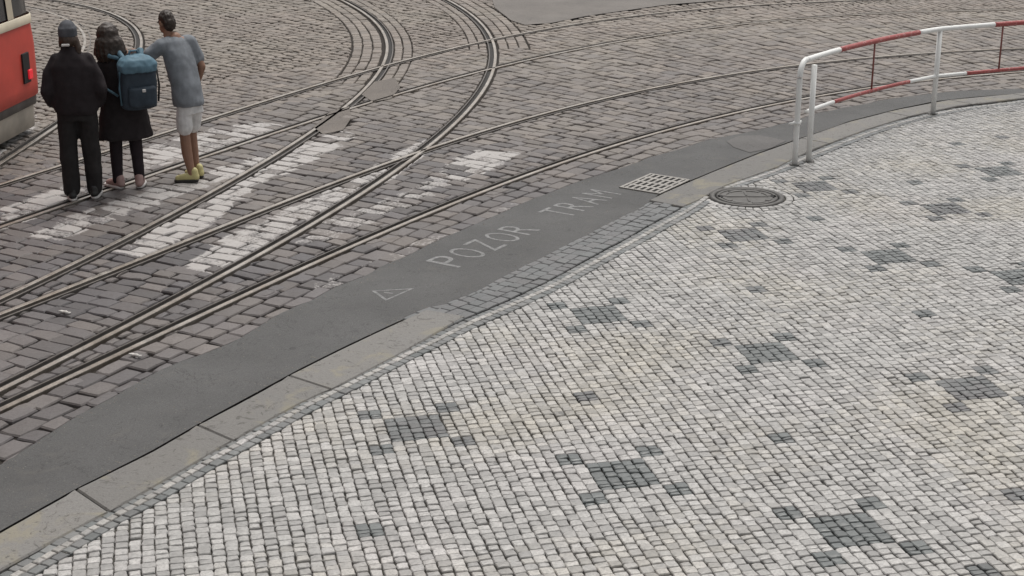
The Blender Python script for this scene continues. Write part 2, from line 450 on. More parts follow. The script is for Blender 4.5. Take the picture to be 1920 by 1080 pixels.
rail('far rail of the far straight track, topmost rail along the grey patch', R_e, -1, 'tram rails in the cobbled road')
rail('curved rail bending up to the top left, the left one of the curve', R_a, -1, 'tram rails in the cobbled road')
rail('curved rail bending up to the top centre, the right one of the curve', R_c, 1, 'tram rails in the cobbled road')
rail('rail passing just in front of the red tram at the left edge', R_g, 1, 'tram rails in the cobbled road')
rail('rail under the near wheels of the red tram', offset(R_g, .85), -1, 'tram rails in the cobbled road')

# ------------------------------------------------------------------ road setts
stripes = [
    (.95, [(-60,262),(0,236),(45,214),(70,214),(72,235),(0,290),(-60,330)]),
    (.80, [(0,388),(130,343),(170,360),(60,412),(0,436)]),
    (.80, [(250,285),(400,240),(500,228),(540,236),(530,248),(400,285),(262,322)]),
    (.80, [(50,440),(130,405),(330,340),(520,280),(525,297),(400,348),(220,407),(115,454)]),
    (.95, [(198,472),(270,428),(430,342),(560,272),(640,245),(672,252),(620,287),(480,348),(390,427),(265,482)]),
    (.85, [(340,500),(420,443),(560,383),(650,338),(740,288),(800,260),(815,275),(740,333),(640,390),(470,490),(405,514)]),
    (.55, [(552,457),(600,418),(690,383),(760,355),(800,372),(690,423),(620,454)]),
    (.50, [(760,355),(820,322),(870,340),(800,372)]),
    (.84, [(820,322),(855,296),(900,281),(982,287),(930,314),(870,340)]),
    (.42, [(555,548),(640,508),(740,468),(850,425),(980,368),(1003,380),(900,422),(760,492),(640,545)]),
]
stripes = [(w, [at(*p)[:2] for p in q]) for w, q in stripes]
def paint_at(p, wear=1.0):
    for w, q in stripes:
        if inside(p, q): return max(.03, w*wear)
    return 0.0
_sx = [p for _, q in stripes for p in q]
_bb = (min(p[0] for p in _sx)-.3, max(p[0] for p in _sx)+.3, min(p[1] for p in _sx)-.3, max(p[1] for p in _sx)+.3)
def near_paint(c): return _bb[0] < c[0] < _bb[1] and _bb[2] < c[1] < _bb[3]
sett_fr = Frame(R_d)
R_a_top = R_a[R_a[:, 1] > 20.6]; R_c_top = R_c[R_c[:, 1] > 23.4]
cutters = [Line(R_d, .108, .046), Line(R_b, .046, .108), Line(R_f, .108, .046), Line(R_e, .046, .108),
           Line(R_a, .046, .108), Line(R_c, .108, .046), Line(R_g, .108, .046), Line(FAR, .0, None)]
row_cut = [Line(R_a_top, .53, .38, True), Line(R_c_top, .38, .53, True)]
skip = [top_patch]+switch_patches
road_st = Stones()
def lay(poly, rows=False, hue=(.45, .9)):
    c = (sum(p[0] for p in poly)/len(poly), sum(p[1] for p in poly)/len(poly))
    if not in_view(c): return
    ps = [poly]
    for k in cutters+([] if rows else row_cut):
        out = []
        for p in ps: out += k.cut(p, .0018)
        ps = out
        if not ps: return
    for p in ps:
        c = (sum(q[0] for q in p)/len(p), sum(q[1] for q in p)/len(p))
        if any(inside(c, q) for q in skip): continue
        d = math.hypot(*c)
        sunk = -.004 if random.random() < .06 else 0
        road_st.add(p, sunk, random.uniform(.005, .014), .012, random.uniform(.002, .006), (random.random(), min(1, max(0, random.uniform(*hue)+.055*(c[1]-15))), 0),  # tone lightens with distance: the road's grazing gloss is put into the colour
                    mids=d < 19, tilt=.006, wob=.008, paint=None if not near_paint(c) else (lambda q, w_=random.choice((.45, .7, .8, .9, 1.0, 1.1, 1.15)): paint_at(q, w_)))
def courses(fr, s0, s1, t0, t1, ds, dt, across=True, wob=.03, worn=False, hue=(.0, .5)):
    """courses of setts in a curve's frame, across it or along it"""
    def P(s, t):
        x, y = fr(s, t)
        return (x+wob*nz(x*1.3, y*1.3), y+wob*nz(x*1.3, y*1.3, 7.7))
    a, a1, b0, b1 = (s0, s1, t0, t1) if across else (t0, t1, s0, s1)
    while a < a1:
        w = (ds if across else dt)*random.uniform(.86, 1.14); b = b0-random.random()*.2
        while b < b1:
            l = (dt if across else ds)*random.uniform(.75, 1.25)
            j = lambda: random.uniform(-.013, .013)
            q = [(a+j(), b+j()), (a+w+j(), b+j()), (a+w+j(), b+l+j()), (a+j(), b+l+j())]
            if worn:                              # old setts with broken corners: deep pits where four meet
                k_ = lambda: random.uniform(.12, .34); r = []
                for i in range(4):
                    o, m_, n_ = q[i-1], q[i], q[(i+1) % 4]; f, h = k_(), k_()
                    r += [(m_[0]+(o[0]-m_[0])*f, m_[1]+(o[1]-m_[1])*f), (m_[0]+(n_[0]-m_[0])*h, m_[1]+(n_[1]-m_[1])*h)]
                q = r
            lay([P(*k) if across else P(k[1], k[0]) for k in q], hue=hue)
            b += l
        a += w
courses(sett_fr, 0, sett_fr.L, -1.9, 0, .23, .165, across=False, wob=.02)
courses(sett_fr, 0, sett_fr.L, 0, 4.6, .160, .255)
courses(sett_fr, 0, sett_fr.L, 4.6, 6.2, .125, .20, wob=.06, hue=(.25, .8))
courses(sett_fr, 0, sett_fr.L, 6.2, 17, .105, .17, wob=.09, worn=True, hue=(.5, 1))  # far zone in the lighter tone, its sheen painted in
for P, sides in ((R_a_top, ((.07, .22), (.22, .37), (.37, .52), (-.24, -.09), (-.38, -.24))), (R_c_top, ((.09, .24), (.24, .38), (-.21, -.06), (-.37, -.21), (-.52, -.37)))):
    fr = Frame(P)
    for t0, t1 in sides:
        s = 0
        while s < fr.L-.3:
            l = random.uniform(.17, .27)
            lay([fr(s, t0), fr(s+l, t0), fr(s+l, t1), fr(s, t1)], rows=True); s += l
road_st.build('cobblestone', 'cobblestones', M['sett'], road)

# ------------------------------------------------------------------ kerb stones
def kerb_run(k0, k1, near_edge_px, far_edge_px, joints):
    """kerb stones between two traced edges, split at the joints given as fractions of the run"""
    A, B = resample(path(far_edge_px, PZ), .02), resample(path(near_edge_px, PZ), .02)
    pick = lambda P, f: P[int(round(f*(len(P)-1)))]
    for a, b in zip(joints[:-1], joints[1:]):
        n = 10; g = .004
        poly = [tuple(pick(A, a+(b-a)*i/n)) for i in range(n+1)]+[tuple(pick(B, a+(b-a)*i/n)) for i in range(n, -1, -1)]
        c = np.mean(poly, axis=0)
        k = len(poly); L = .16; v = []
        r0 = random.random()
        fr = [tuple(c+(np.array(p)-c)*(1-g/.18)) for p in poly]
        fi = [tuple(c+(np.array(p)-c)*(1-.014/.18)) for p in poly]
        # inner ring moved by a fixed distance across, not in proportion along
        def ring(d, z):
            P = np.array(poly); out = []
            for i in range(k):
                t = P[(i+1) % k]-P[i-1]; t = t/np.linalg.norm(t); m = np.array((-t[1], t[0]))
                if (m@(c-P[i])) < 0: m = -m
                q = P[i]+m*d; out.append((q[0], q[1], z+.002*nz(q[0]*9, q[1]*9)))
            return out
        v = ring(.004, -.06)+ring(.004, PZ-.012)+ring(.013, PZ-.001)
        f = []
        for r in (0, 1):
            for i in range(k): f.append((r*k+i, r*k+(i+1) % k, (r+1)*k+(i+1) % k, (r+1)*k+i))
        for i in range(n): f.append((2*k+i, 2*k+i+1, 2*k+(k-2-i), 2*k+(k-1-i)))
        o = mesh_obj('kerb_stone', v, f, M['kerb'], kerb, False, [(r0, random.random(), 0)]*len(v))
        bm = bmesh.new(); bm.from_mesh(o.data); bmesh.ops.recalc_face_normals(bm, faces=bm.faces[:]); bm.to_mesh(o.data); bm.free()
kerb = bpy.data.objects.new('kerb', None); link(kerb, None, kind='structure')
kerb_run(0, 1, [(-420,1310),(-200,1182),(0,1069),(120,1003),(246,936),(352,876),(433,827),(560,757),(642,719),(754,661),(873,592)],
               [(-420,1240),(-200,1112),(0,997),(80,952),(155,910),(281,848),(380,791),(476,740),(563,692),(641,653),(726,613),(799,580)],
               [0, .17, .36, .545, .715, 1] )
kerb_run(0, 1, [(1280,387),(1297,382),(1318,371),(1340,357),(1367,345),(1413,329),(1461,312),(1487,298),(1522,281),(1629,241),(1708,217),(1796,198),(1849,192),(1920,183),(2060,170),(2250,160)],
               [(1217,375),(1230,367),(1255,356),(1297,338),(1325,326),(1360,312),(1400,296),(1420,288),(1490,263),(1591,228),(1682,205),(1770,188),(1818,183),(1885,177),(2020,164),(2210,153)],
               [0, .33, .52, .64, .74, .83, .92, 1])

# ------------------------------------------------------------------ mosaic pavement
TH = .242; PU = .0736
O2 = np.array(at(790, 800, PZ)[:2]); U = np.array((math.cos(TH), math.sin(TH))); V = np.array((math.sin(TH), -math.cos(TH)))
def uv(p): q = np.array(p[:2])-O2; return float(q@U), float(q@V)
blocks = [(788,801),(1171,888),(1602,992),(1118,590),(1445,660),(1816,728),(1390,440),(1660,481),(1776,391),(1530,349),(1905,519),(1866,321),(2010,430),(2110,830),(2160,600),(1995,1105)]
singles = [(692,993),(1105,742),(1475,820),(1413,542),(1735,587),(1522,410),(1713,342),(1790,270),(1912,925),(1798,311),(1880,257)]
man_c = np.array(at(1400.5, 369, PZ)[:2]); MAN_R = .375
BH, DD, SH = .184, .277, .076
dark_iv = {}
def mark(ci, v0, v1):
    dark_iv.setdefault(ci, []).append((v0, v1))
for p in blocks:
    u, v = uv(at(*p, PZ)); c = int(math.floor(u/PU))
    for k in range(-2, 3): mark(c+k, v-BH, v+BH)
    for k in (-4, -3):
        mark(c+k, v-DD-SH, v-DD+SH); mark(c+k, v+DD-SH, v+DD+SH)
    for k in (3, 4):
        mark(c+k, v-DD-SH, v-DD+SH); mark(c+k, v+DD-SH, v+DD+SH)
for p in singles:
    u, v = uv(at(*p, PZ)); c = int(round(u/PU))
    for k in (-1, 0): mark(c+k, v-SH, v+SH)
strip_cut = Line(STRIP, None, .098)
def ub(i, v): return i*PU+.010*nz(i*.31, v*1.1, 3.3)+.05*nz(v*.25, i*.02, 9.1)-.05*nz(0, 0, 9.1)
mos = Stones()
us = [uv(at(x, y, PZ)) for x, y in ((-420,1400),(2400,1400),(-420,700),(2400,100),(1200,100),(1900,60))]
i0, i1 = int(min(u for u, _ in us)/PU)-2, int(max(u for u, _ in us)/PU)+2
v0, v1 = min(v for _, v in us)-.3, max(v for _, v in us)+.3
for i in range(i0, i1):
    iv = sorted(dark_iv.get(i, []))
    v = v0+random.random()*.06
    segs = []
    for a, b in iv:
        if a > v: segs.append((v, a, 0.0))
        segs.append((max(a, v), b, 1.0)); v = max(v, b)
    segs.append((v, v1, 0.0))
    for a, b, dk in segs:
        v = a
        while v < b-1e-4:
            l = random.uniform(.050, .078)
            if b-v < .1: l = (b-v) if b-v < .072 else (b-v)*random.uniform(.45, .55)
            w = v+l
            cu = (i+.5)*PU; cc = O2+U*cu+V*(v+l/2)
            if in_view(cc):
                j = lambda: random.uniform(-.0035, .0035)
                q = [(ub(i, v), v+j()), (ub(i+1, v), v+j()), (ub(i+1, w), w+j()), (ub(i, w), w+j())]
                poly = [tuple(O2+U*a_+V*b_) for a_, b_ in q]
                dm = math.hypot(cc[0]-man_c[0], cc[1]-man_c[1])
                if dm > MAN_R+.06:
                    if dm < MAN_R+.16:
                        n = (cc-man_c)/dm; poly = half(poly, man_c, n, MAN_R+.082, 1)
                    ps = strip_cut.cut(poly, .0009) if len(poly) > 2 else []
                    for p in ps:
                        d = math.hypot(*cc)
                        odd = random.random()
                        r = random.random() if odd > .05 else -.7
                        mos.add(p, PZ-(.004 if odd > .97 else 0), random.choice((.0018, .0026, .003, .0035, .0045, .006)), .006, random.uniform(.001, .004), (r, max(0, nz(cc[0]*.8, cc[1]*.8, 5)*1.4+random.uniform(-.15, .4)), dk),
                                mids=d < 12.5, tilt=.0035, depth=.026, wob=.0042)
            v = w
# ring of stones laid round the manhole
for k in range(36):
    a0, a1 = 2*PI*k/36, 2*PI*(k+1)/36
    poly = [tuple(man_c+r*np.array((math.cos(a), math.sin(a)))) for r, a in ((MAN_R+.006, a0), (MAN_R+.08, a0), (MAN_R+.08, a1), (MAN_R+.006, a1))]
    for p in Line(STRIP, None, .035).cut(poly): mos.add(p, PZ, .004, .006, .002, (random.random()*.7, .1, 0), depth=.026)
mos.build('paving_stone', 'paving_stones', M['mosaic'], pavement, zref=PZ)
# three rows of edging stones along the kerb: dark, white, dark
edg = Stones(); sfr = Frame(STRIP)
for t0, t1, dk in ((.028, .094, 1.0), (-.026, .028, 0.0), (-.094, -.026, 1.0)):
    s = 0
    while s < sfr.L-.2:
        l = random.uniform(.06, .10)
        p = [sfr(s, t0), sfr(s+l, t0), sfr(s+l, t1), sfr(s, t1)]
        c = np.mean(p, axis=0)
        if in_view(c) and math.hypot(*(c-man_c)) > MAN_R+.03:
            edg.add(p, PZ-(.011 if t0 > 0 else .001), .0032, .006, .002, (random.uniform(-.2, .7) if not dk else random.uniform(.1, 1.0), random.random()*.6, dk*random.uniform(.78, 1)), tilt=.0025, depth=.026)
        s += l
edg.build('edging_stone', 'edging_stones', M['mosaic'], pavement, zref=PZ)
# cobbled ramp where the kerb is dropped
ramp = Stones()
ramp_poly = [tuple(p) for p in path([(740,602),(785,572),(827,570),(887,545),(943,514),(1027,472),(1107,432),(1148,410),(1196,388),(1222,374),(1280,390),(1244,409),(1196,438),(1143,466),(1093,494),(1027,531),(923,580),(880,602),(840,620)], .02)]
ramp_cut = [Line(NEAR, None, .006), Line(STRIP, .098, None)]
for row in range(8):
    s = 0; t0 = .098+row*.105
    while s < sfr.L:
        l = random.uniform(.10, .16)
        p = [sfr(s, t0), sfr(s+l, t0), sfr(s+l, t0+.105), sfr(s, t0+.105)]
        c = np.mean(p, axis=0)
        if inside(c, ramp_poly):
            ps = [p]
            for k in ramp_cut: ps = [x for q in ps for x in k.cut(q, .002)]
            for q in ps: ramp.add(q, PZ-.003-row*.0045, .004, .008, .003, (random.uniform(.0, .55), random.random()*.6+.3, 1.0), tilt=.004, wob=.004)
        s += l
sheet('ramp_bed', [(p[0], p[1]) for p in ramp_poly], -.004, M['joint'], pavement)
ramp.build('ramp_cobblestone', 'ramp_cobblestones', M['mosaic'], pavement)

# ------------------------------------------------------------------ painted warning on the gutter
def letter(ch, o, ang, w, h):
    cu = bpy.data.curves.new('letter', 'FONT'); cu.body = ch; cu.size = 1; cu.offset = -.008
    t = bpy.data.objects.new('letter', cu); C.objects.link(t)
    bpy.context.view_layer.update()
    me = bpy.data.meshes.new_from_object(t.evaluated_get(bpy.context.evaluated_depsgraph_get()))
    bpy.data.objects.remove(t); bpy.data.curves.remove(cu)
    xs = [v.co.x for v in me.vertices]; ys = [v.co.y for v in me.vertices]
    x0, x1, y0, y1 = min(xs), max(xs), min(ys), max(ys)
    for v in me.vertices: v.co = ((v.co.x-x0)/(x1-x0)*w, (v.co.y-y0)/(y1-y0)*h, 0)
    me.materials.clear(); me.materials.append(M['letter']); me.name = 'painted_letter'
    ob = link(bpy.data.objects.new('painted_letter', me), gutter); ob.location = (o[0], o[1], .0058); ob.rotation_euler = (0, 0, ang)
def word(text, p0, p1, h):
    a, b = at(*p0), at(*p1); d = (b-a); L = d.length; ang = math.atan2(d.y, d.x); d.normalize()
    n = len(text); step = L/n
    for i, ch in enumerate(text): letter(ch, a+d*(step*i), ang, step*.74, h)
word('POZOR', (860,503), (1022,428), .35)
word('TRAM', (1066,409), (1172,362), .35)
tri = [at(697,546.5), at(777,541.5), at(723,565)]
b = MB(); c = sum(tri, Vector())/3
for i in range(3):
    p, q = tri[i-1], tri[i]
    ip, iq = c+(p-c)*.78, c+(q-c)*.78
    b.add([(x.x, x.y, .0058) for x in (p, q, iq, ip)], [(0, 1, 2, 3)])
m1, m2 = c+(tri[0]-c)*.35, c+((tri[1]+tri[2])/2-c)*.25
nn = (m2-m1).cross(Vector((0, 0, 1))).normalized()*.012
b.add([(x.x, x.y, .0058) for x in (m1-nn, m2-nn, m2+nn, m1+nn)], [(0, 1, 2, 3)])
b.build('painted_warning_triangle', M['letter'], gutter)

# ------------------------------------------------------------------ drain grate and manhole
g4 = [at(1160,355), at(1220,327.5), at(1296,338), at(1235,365)]
gc = sum(g4, Vector())/4; gd = ((g4[1]-g4[0])+(g4[2]-g4[3])).normalized(); ga = math.atan2(gd.y, gd.x)
GL, GW = .66, .47
grate = empty('drain_grate', (gc.x, gc.y, .006), ga, label='pale iron drain grate let into the asphalt gutter', category='drain grate')
b = MB(); b.box((0, 0, .0005), (GL-.02, GW-.02, .003)); b.build('sump_black_plate', M['hole'], grate)  # black plate above the asphalt, painted in place of the unlit pit
b = MB()
for sy in (-1, 1): b.box((0, sy*(GW/2-.015), .005), (GL, .03, .012))
for sx in (-1, 1): b.box((sx*(GL/2-.015), 0, .005), (.03, GW-.062, .012))
b.build('grate_frame', M['iron_light'], grate)
for k in range(6):
    b = MB(); b.box((0, -GW/2+.03+(k+.5)*(GW-.06)/6, .0062), (GL-.064, .030, .009)); b.build('grate_bar', M['iron_light'], grate)
for k in range(3):
    b = MB(); b.box((-GL/2+(k+1)*GL/4, 0, .0055), (.045, GW-.064, .008)); b.build('cross_bar', M['iron_light'], grate)

def disc_ring(b, r0, r1, z0, z1, n=56, a0=0, a1=2*PI):
    """ring slab with a top and an inner and outer wall"""
    full = abs(a1-a0-2*PI) < 1e-6; m = n if full else n+1
    v = []
    for i in range(m):
        a = a0+(a1-a0)*i/n
        for r, z in ((r0, z0), (r0, z1), (r1, z1), (r1, z0)): v.append((r*math.cos(a), r*math.sin(a), z))
    f = []
    for i in range(n):
        j = (i+1) % m
        for k in range(3): f.append((i*4+k, j*4+k, j*4+k+1, i*4+k+1))
    if not full: f += [(0, 1, 2, 3), tuple((m-1)*4+k for k in (3, 2, 1, 0))]
    b.add(v, f)
man = empty('manhole_cover', (man_c[0], man_c[1], PZ), 0, label='round cast iron manhole cover set in the pale mosaic by the kerb', category='manhole')
b = MB(); disc_ring(b, .318, .362, -.03, .006); b.build('outer_frame', M['iron'], man, True)
b = MB(); disc_ring(b, 0.0001, .318, -.03, -.016); b.build('frame_groove', M['hole'], man)
cov = MB(); disc_ring(cov, .0001, .300, -.02, .000); cov = cov.build('cover_plate', M['iron'], man)
b = MB(); disc_ring(b, .268, .298, -.004, .007); b.build('rim_band', M['iron'], cov, True)
for k in range(8):
    b = MB(); disc_ring(b, .205, .250, -.002, .006, 8, k*PI/4+.09, (k+1)*PI/4-.09); b.build('raised_segment', M['iron'], cov)
b = MB(); b.box((0, 0, .002), (.42, .02, .010)); b.build('raised_bar', M['iron'], cov)
for sy in (-1, 1):
    b = MB(); b.box((0, sy*.11, .002), (.02, .14, .008)); b.build('raised_rib', M['iron'], cov)
for sx in (-1, 1):
    b = MB(); b.box((sx*.262, 0, .003), (.05, .075, .008)); b.build('lifting_slot', M['hole'], cov)

# ------------------------------------------------------------------ railing
def arc3(p, q, r, n=6): return [p.lerp(q, i/n) for i in range(n+1)]
rl = empty('street_railing', (*at(1490,308,PZ)[:2], PZ), 0, label='white tubular kerbside railing with red painted bands', category='railing')
base = Vector(rl.location)
def rp(p, z): return Vector((p[0], p[1], PZ+z))-base
p1, p1b, p2 = at(1490,308,PZ), at(1516,302,PZ), at(1749,213,PZ)
dir2 = Vector((math.cos(math.radians(21)), math.sin(math.radians(21)), 0)); p3 = p2+dir2*3.0
mid12 = (p1b+p2)/2+Vector((-.09, .09, 0)); mid23 = (p2+p3)/2+Vector((-.09, .12, 0))
def bez(a, m, b, f): return a*(1-f)**2+m*2*f*(1-f)+b*f*f
def runpt(f): # 0..1 p1 -> p2, 1..2 p2 -> p3
    if f <= 1: return bez(p1, (p1+p2)/2+Vector((-.16, .16, 0)), p2, f)
    return bez(p2, (p2+p3)/2+Vector((-.03, .10, 0)), p3, f-1)
ZT, ZL, RT = 1.10, .53, .030
def tube_part(name, pts, r, m, parent=rl, n=14):
    b = MB(); b.tube(pts, r, n); return b.build(name, m, parent, True)
def rail_run(name, f0, f1, z, m, r, k=14): tube_part(name, [rp(runpt(f0+(f1-f0)*i/k), z-.07*min(1, f0+(f1-f0)*i/k)) for i in range(k+1)], r, m)
bend = [rp(p1, z) for z in (-.06, .3, .7, .92)]+[rp(runpt(.0+.045*(1-math.cos(a))), .94+.16*math.sin(a)) for a in [PI/2*i/8 for i in range(9)]]
tube_part('end_post', bend, RT, M['white_tube'])
for f0, f1, nm, mm in ((.045, .30, 'top_rail', 'white_tube'), (.30, .86, 'red_band', 'red_tube'), (.86, 1.27, 'top_rail', 'white_tube'), (1.27, 1.62, 'red_band', 'red_tube'), (1.62, 2, 'top_rail', 'white_tube')):
    rail_run(nm, f0, f1, ZT, M[mm], RT)
for f0, f1, nm, mm in ((.07, .28, 'lower_rail', 'white_tube'), (.28, .82, 'red_band', 'red_tube'), (.82, 1.15, 'lower_rail', 'white_tube'), (1.15, 1.72, 'red_band', 'red_tube'), (1.72, 2, 'lower_rail', 'white_tube')):
    rail_run(nm, f0, f1, ZL, M[mm], .022)
tube_part('post', [rp(p1b, -.06), rp(p1b, 1.04)], RT, M['white_tube'])
tube_part('post', [rp(p2, -.06), rp(p2, ZT-.08)], .031, M['white_tube'])
tube_part('post', [rp(p3, -.06), rp(p3, ZT-.08)], .031, M['white_tube'])
for f in (.56, 1.315):
    q = runpt(f); tube_part('upright_bar', [rp(q, ZL-.07*min(1, f)), rp(q, ZT-.07*min(1, f))], .011, M['brown_tube'])
tube_part('clamp_collar', [rp(p1, .435), rp(p1, .465)], .042, M['white_tube'])
tube_part('weld_seam', [rp(p2, ZL-.075), rp(p2, ZL-.055)], .036, M['white_tube'])
tube_part('clamp_bolt', [rp(p1+Vector((-.085, -.02, 0)), .44), rp(p1+Vector((.05, .03, 0)), .46)], .014, M['white_tube'])
for p in (p1, p1b, p2, p3):
    b = MB(); q = rp(p, 0)
    disc_ring(b, .001, .062, -.02, .006, 18); b.v = [(x+q.x, y+q.y, z+q.z) for x, y, z in b.v]; b.build('base_ring', M['iron'], rl)
#PART2
# ------------------------------------------------------------------ tram
M.update(
    tram_red=plain('tram_red_paint', (.56, .066, .045), .5, var=.12, scale=3),
    tram_cream=plain('tram_cream_paint', (.62, .55, .42), .45, var=.12, scale=3),
    tram_skirt=plain('tram_grey_skirt', (.115, .105, .098), .7, var=.25, scale=5),
    tram_pale=plain('tram_pale_grey_skirt', (.46, .42, .36), .6, var=.2, scale=4),
    tram_roof=plain('tram_roof_grey', (.30, .28, .26), .6, var=.15),
    rubber=plain('black_rubber', (.018, .017, .017), .75),
)
def glass_material():
    m = Mat('tram_window_glass', .12, spec=.6); m.base(m.mix(m.noise(2), (.035, .036, .038), (.06, .06, .06))); return m.m
M['glass'] = glass_material()
lm = Mat('red_tail_lamp', .25); lm.base((.5, .01, .015)); lm.p.inputs['Emission Color'].default_value = (1, .03, .05, 1); lm.p.inputs['Emission Strength'].default_value = .3
M['lamp'] = lm.m
ta = Vector((-.125, -.992, 0)).normalized(); tl = Vector((-ta.y, ta.x, 0))
t_rot = math.atan2(ta.y, ta.x)
t_base = Vector((-5.44, 18.05, 0))-tl*1.24
tram = empty('tram', t_base, t_rot, label='red tram with cream stripe leaving at the left edge of the street', category='tram')
TL, TW = 14.0, 2.48
def plan(ins, r=.34, n=9):
    x0, x1, y0, y1 = ins, TL-ins, -TW/2+ins, TW/2-ins; r = max(.05, r-ins); P = []
    for cx, cy, a in ((x1-r, y1-r, 0), (x0+r, y1-r, PI/2), (x0+r, y0+r, PI), (x1-r, y0+r, 1.5*PI)):
        for i in range(n+1): q = a+PI/2*i/n; P.append((cx+r*math.cos(q), cy+r*math.sin(q)))
    return P
def hull(name, levels, m, cap=False, parent=tram):
    b = MB(); k = None
    for z, ins in levels:
        P = plan(ins); k = len(P); b.v += [(x, y, z) for x, y in P]
    for r in range(len(levels)-1):
        for i in range(k): b.f.append((r*k+i, r*k+(i+1) % k, (r+1)*k+(i+1) % k, (r+1)*k+i))
    if cap: b.f.append(tuple((len(levels)-1)*k+i for i in range(k)))
    return b.build(name, m, parent, True)
hull('skirt', [(.35, .06), (.36, .035), (.47, .03)], M['tram_skirt'])
hull('lower_skirt', [(.07, .12), (.09, .08), (.36, .07)], M['tram_pale'])
hull('lower_body', [(.455, .03), (.47, .006), (.60, 0), (1.05, 0), (1.29, .02)], M['tram_red'])
hull('belt_stripe', [(1.29, .005), (1.30, .003), (1.38, .006), (1.39, .02)], M['tram_cream'])
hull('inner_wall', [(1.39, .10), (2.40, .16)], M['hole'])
hull('floor_pan', [(.44, .10), (.45, .10)], M['tram_skirt'], True)
hull('roof', [(2.36, .07), (2.40, .05), (2.62, .08), (2.85, .22), (2.98, .50), (3.02, .9)], M['tram_cream'], True)
P = plan(.03); P2 = plan(.09)
cum = [0]
for i in range(len(P)): q, r = P[i], P[(i+1) % len(P)]; cum.append(cum[-1]+math.hypot(r[0]-q[0], r[1]-q[1]))
def along(PP, d):
    d %= cum[-1]
    for i in range(len(PP)):
        if cum[i+1] >= d:
            f = (d-cum[i])/max(1e-9, cum[i+1]-cum[i]); a, b_ = PP[i], PP[(i+1) % len(PP)]
            return (a[0]+(b_[0]-a[0])*f, a[1]+(b_[1]-a[1])*f)
nwin = 24; pitch = cum[-1]/nwin
def band(name, d0, d1, z0, z1, PP, PQ, m, n=6):
    b = MB()
    for i in range(n+1):
        d = d0+(d1-d0)*i/n; a, c_ = along(PP, d), along(PQ, d)
        b.v += [(a[0], a[1], z0), (c_[0], c_[1], z1)]
    for i in range(n): b.f.append((i*2, i*2+2, i*2+3, i*2+1))
    return b.build(name, m, tram, True)
for k in range(nwin):
    d = k*pitch
    band('window', d+.07, d+pitch-.07, 1.40, 2.36, plan(.045), plan(.095), M['glass'])
    band('window_pillar', d-.075, d+.075, 1.39, 2.37, plan(.03), plan(.08), M['tram_cream'])
# tail lamps on the rounded corners, bumper, coupler, wheels
for sgn in (1, -1):
    b = MB(); b.box((.56, sgn*(TW/2+.004), .82), (.17, .03, .34)); h = b.build('lamp_housing', M['rubber'], tram)
    b = MB(); b.box((.50, sgn*(TW/2+.022), .74), (.09, .03, .11), 0, .3); b.build('tail_lamp', M['lamp'], h)
b = MB(); b.tube([(.02-.06*math.cos(q*1.3), (TW/2-.18)*q, .50) for q in [-1+2*i/16 for i in range(17)]], .05, 8); b.build('tail_bumper', M['tram_skirt'], tram, True)
b = MB(); b.tube([(.3, 0, .42), (-.42, 0, .40)], .06, 10); b.box((-.46, 0, .40), (.16, .2, .18)); b.build('coupler', M['tram_skirt'], tram)
for bx in (3.0, 11.0):
    b = MB(); b.box((bx, 0, .42), (2.5, 1.3, .22)); bog = b.build('bogie', M['tram_skirt'], tram)
    for wx in (-.95, .95):
        for wy in (-.75, .75):
            b = MB(); b.tube([(bx+wx, wy-.06, .345), (bx+wx, wy+.06, .345)], .335, 24); b.build('wheel', M['rubber'], bog)
for dx in (2.1, 7.0, 11.6):
    b = MB(); b.box((dx, TW/2+.004, 1.38), (1.15, .02, 1.85)); dr = b.build('door', M['tram_red'], tram)
    for s_ in (-.27, .27):
        b = MB(); b.box((dx+s_, TW/2+.016, 1.60), (.42, .012, 1.15)); b.build('door_pane', M['glass'], dr)

# ------------------------------------------------------------------ people
def hullpts(pts):
    bm = bmesh.new()
    for p in pts: bm.verts.new(p)
    r = bmesh.ops.convex_hull(bm, input=bm.verts[:])
    junk = [g for g in r['geom_interior']+r['geom_unused'] if isinstance(g, bmesh.types.BMVert)]
    if junk: bmesh.ops.delete(bm, geom=list(set(junk)), context='VERTS')
    v = [tuple(a.co) for a in bm.verts]; ix = {a: i for i, a in enumerate(bm.verts)}
    f = [tuple(ix[a] for a in q.verts) for q in bm.faces]; bm.free(); return v, f
_sph = []
for i in range(9):
    th = PI*i/8
    for j in range(12): _sph.append((math.sin(th)*math.cos(2*PI*j/12), math.sin(th)*math.sin(2*PI*j/12), math.cos(th)))
def limb(b, pts, rad, flat=1.0):
    """tapered limb through joints; flat squeezes it front to back"""
    for (p, q), (r0, r1) in zip(zip(pts[:-1], pts[1:]), zip(rad[:-1], rad[1:])):
        b.add(*hullpts([(p[0]+r0*s[0], p[1]+r0*s[1]*flat, p[2]+r0*s[2]) for s in _sph]+[(q[0]+r1*s[0], q[1]+r1*s[1]*flat, q[2]+r1*s[2]) for s in _sph]))
def ball(b, c, r, rot=None):
    pts = [Vector((r[0]*s[0], r[1]*s[1], r[2]*s[2])) for s in _sph]
    if rot: R = Matrix.Rotation(rot[0], 3, rot[1]); pts = [R@p for p in pts]
    b.add(*hullpts([tuple(p+Vector(c)) for p in pts]))
def loft(b, rings, n=28, sq=2.4):
    """closed stack of rounded cross-sections (z, cx, cy, rx, ry)"""
    v = []; f = []
    for z, cx, cy, rx, ry in rings:
        for i in range(n):
            a = 2*PI*i/n; c, s_ = math.cos(a), math.sin(a)
            v.append((cx+rx*math.copysign(abs(c)**(2/sq), c), cy+ry*math.copysign(abs(s_)**(2/sq), s_), z))
    k = len(rings)
    for r in range(k-1):
        for i in range(n): f.append((r*n+i, r*n+(i+1) % n, (r+1)*n+(i+1) % n, (r+1)*n+i))
    f += [tuple(range(n-1, -1, -1)), tuple((k-1)*n+i for i in range(n))]
    b.add(v, f)
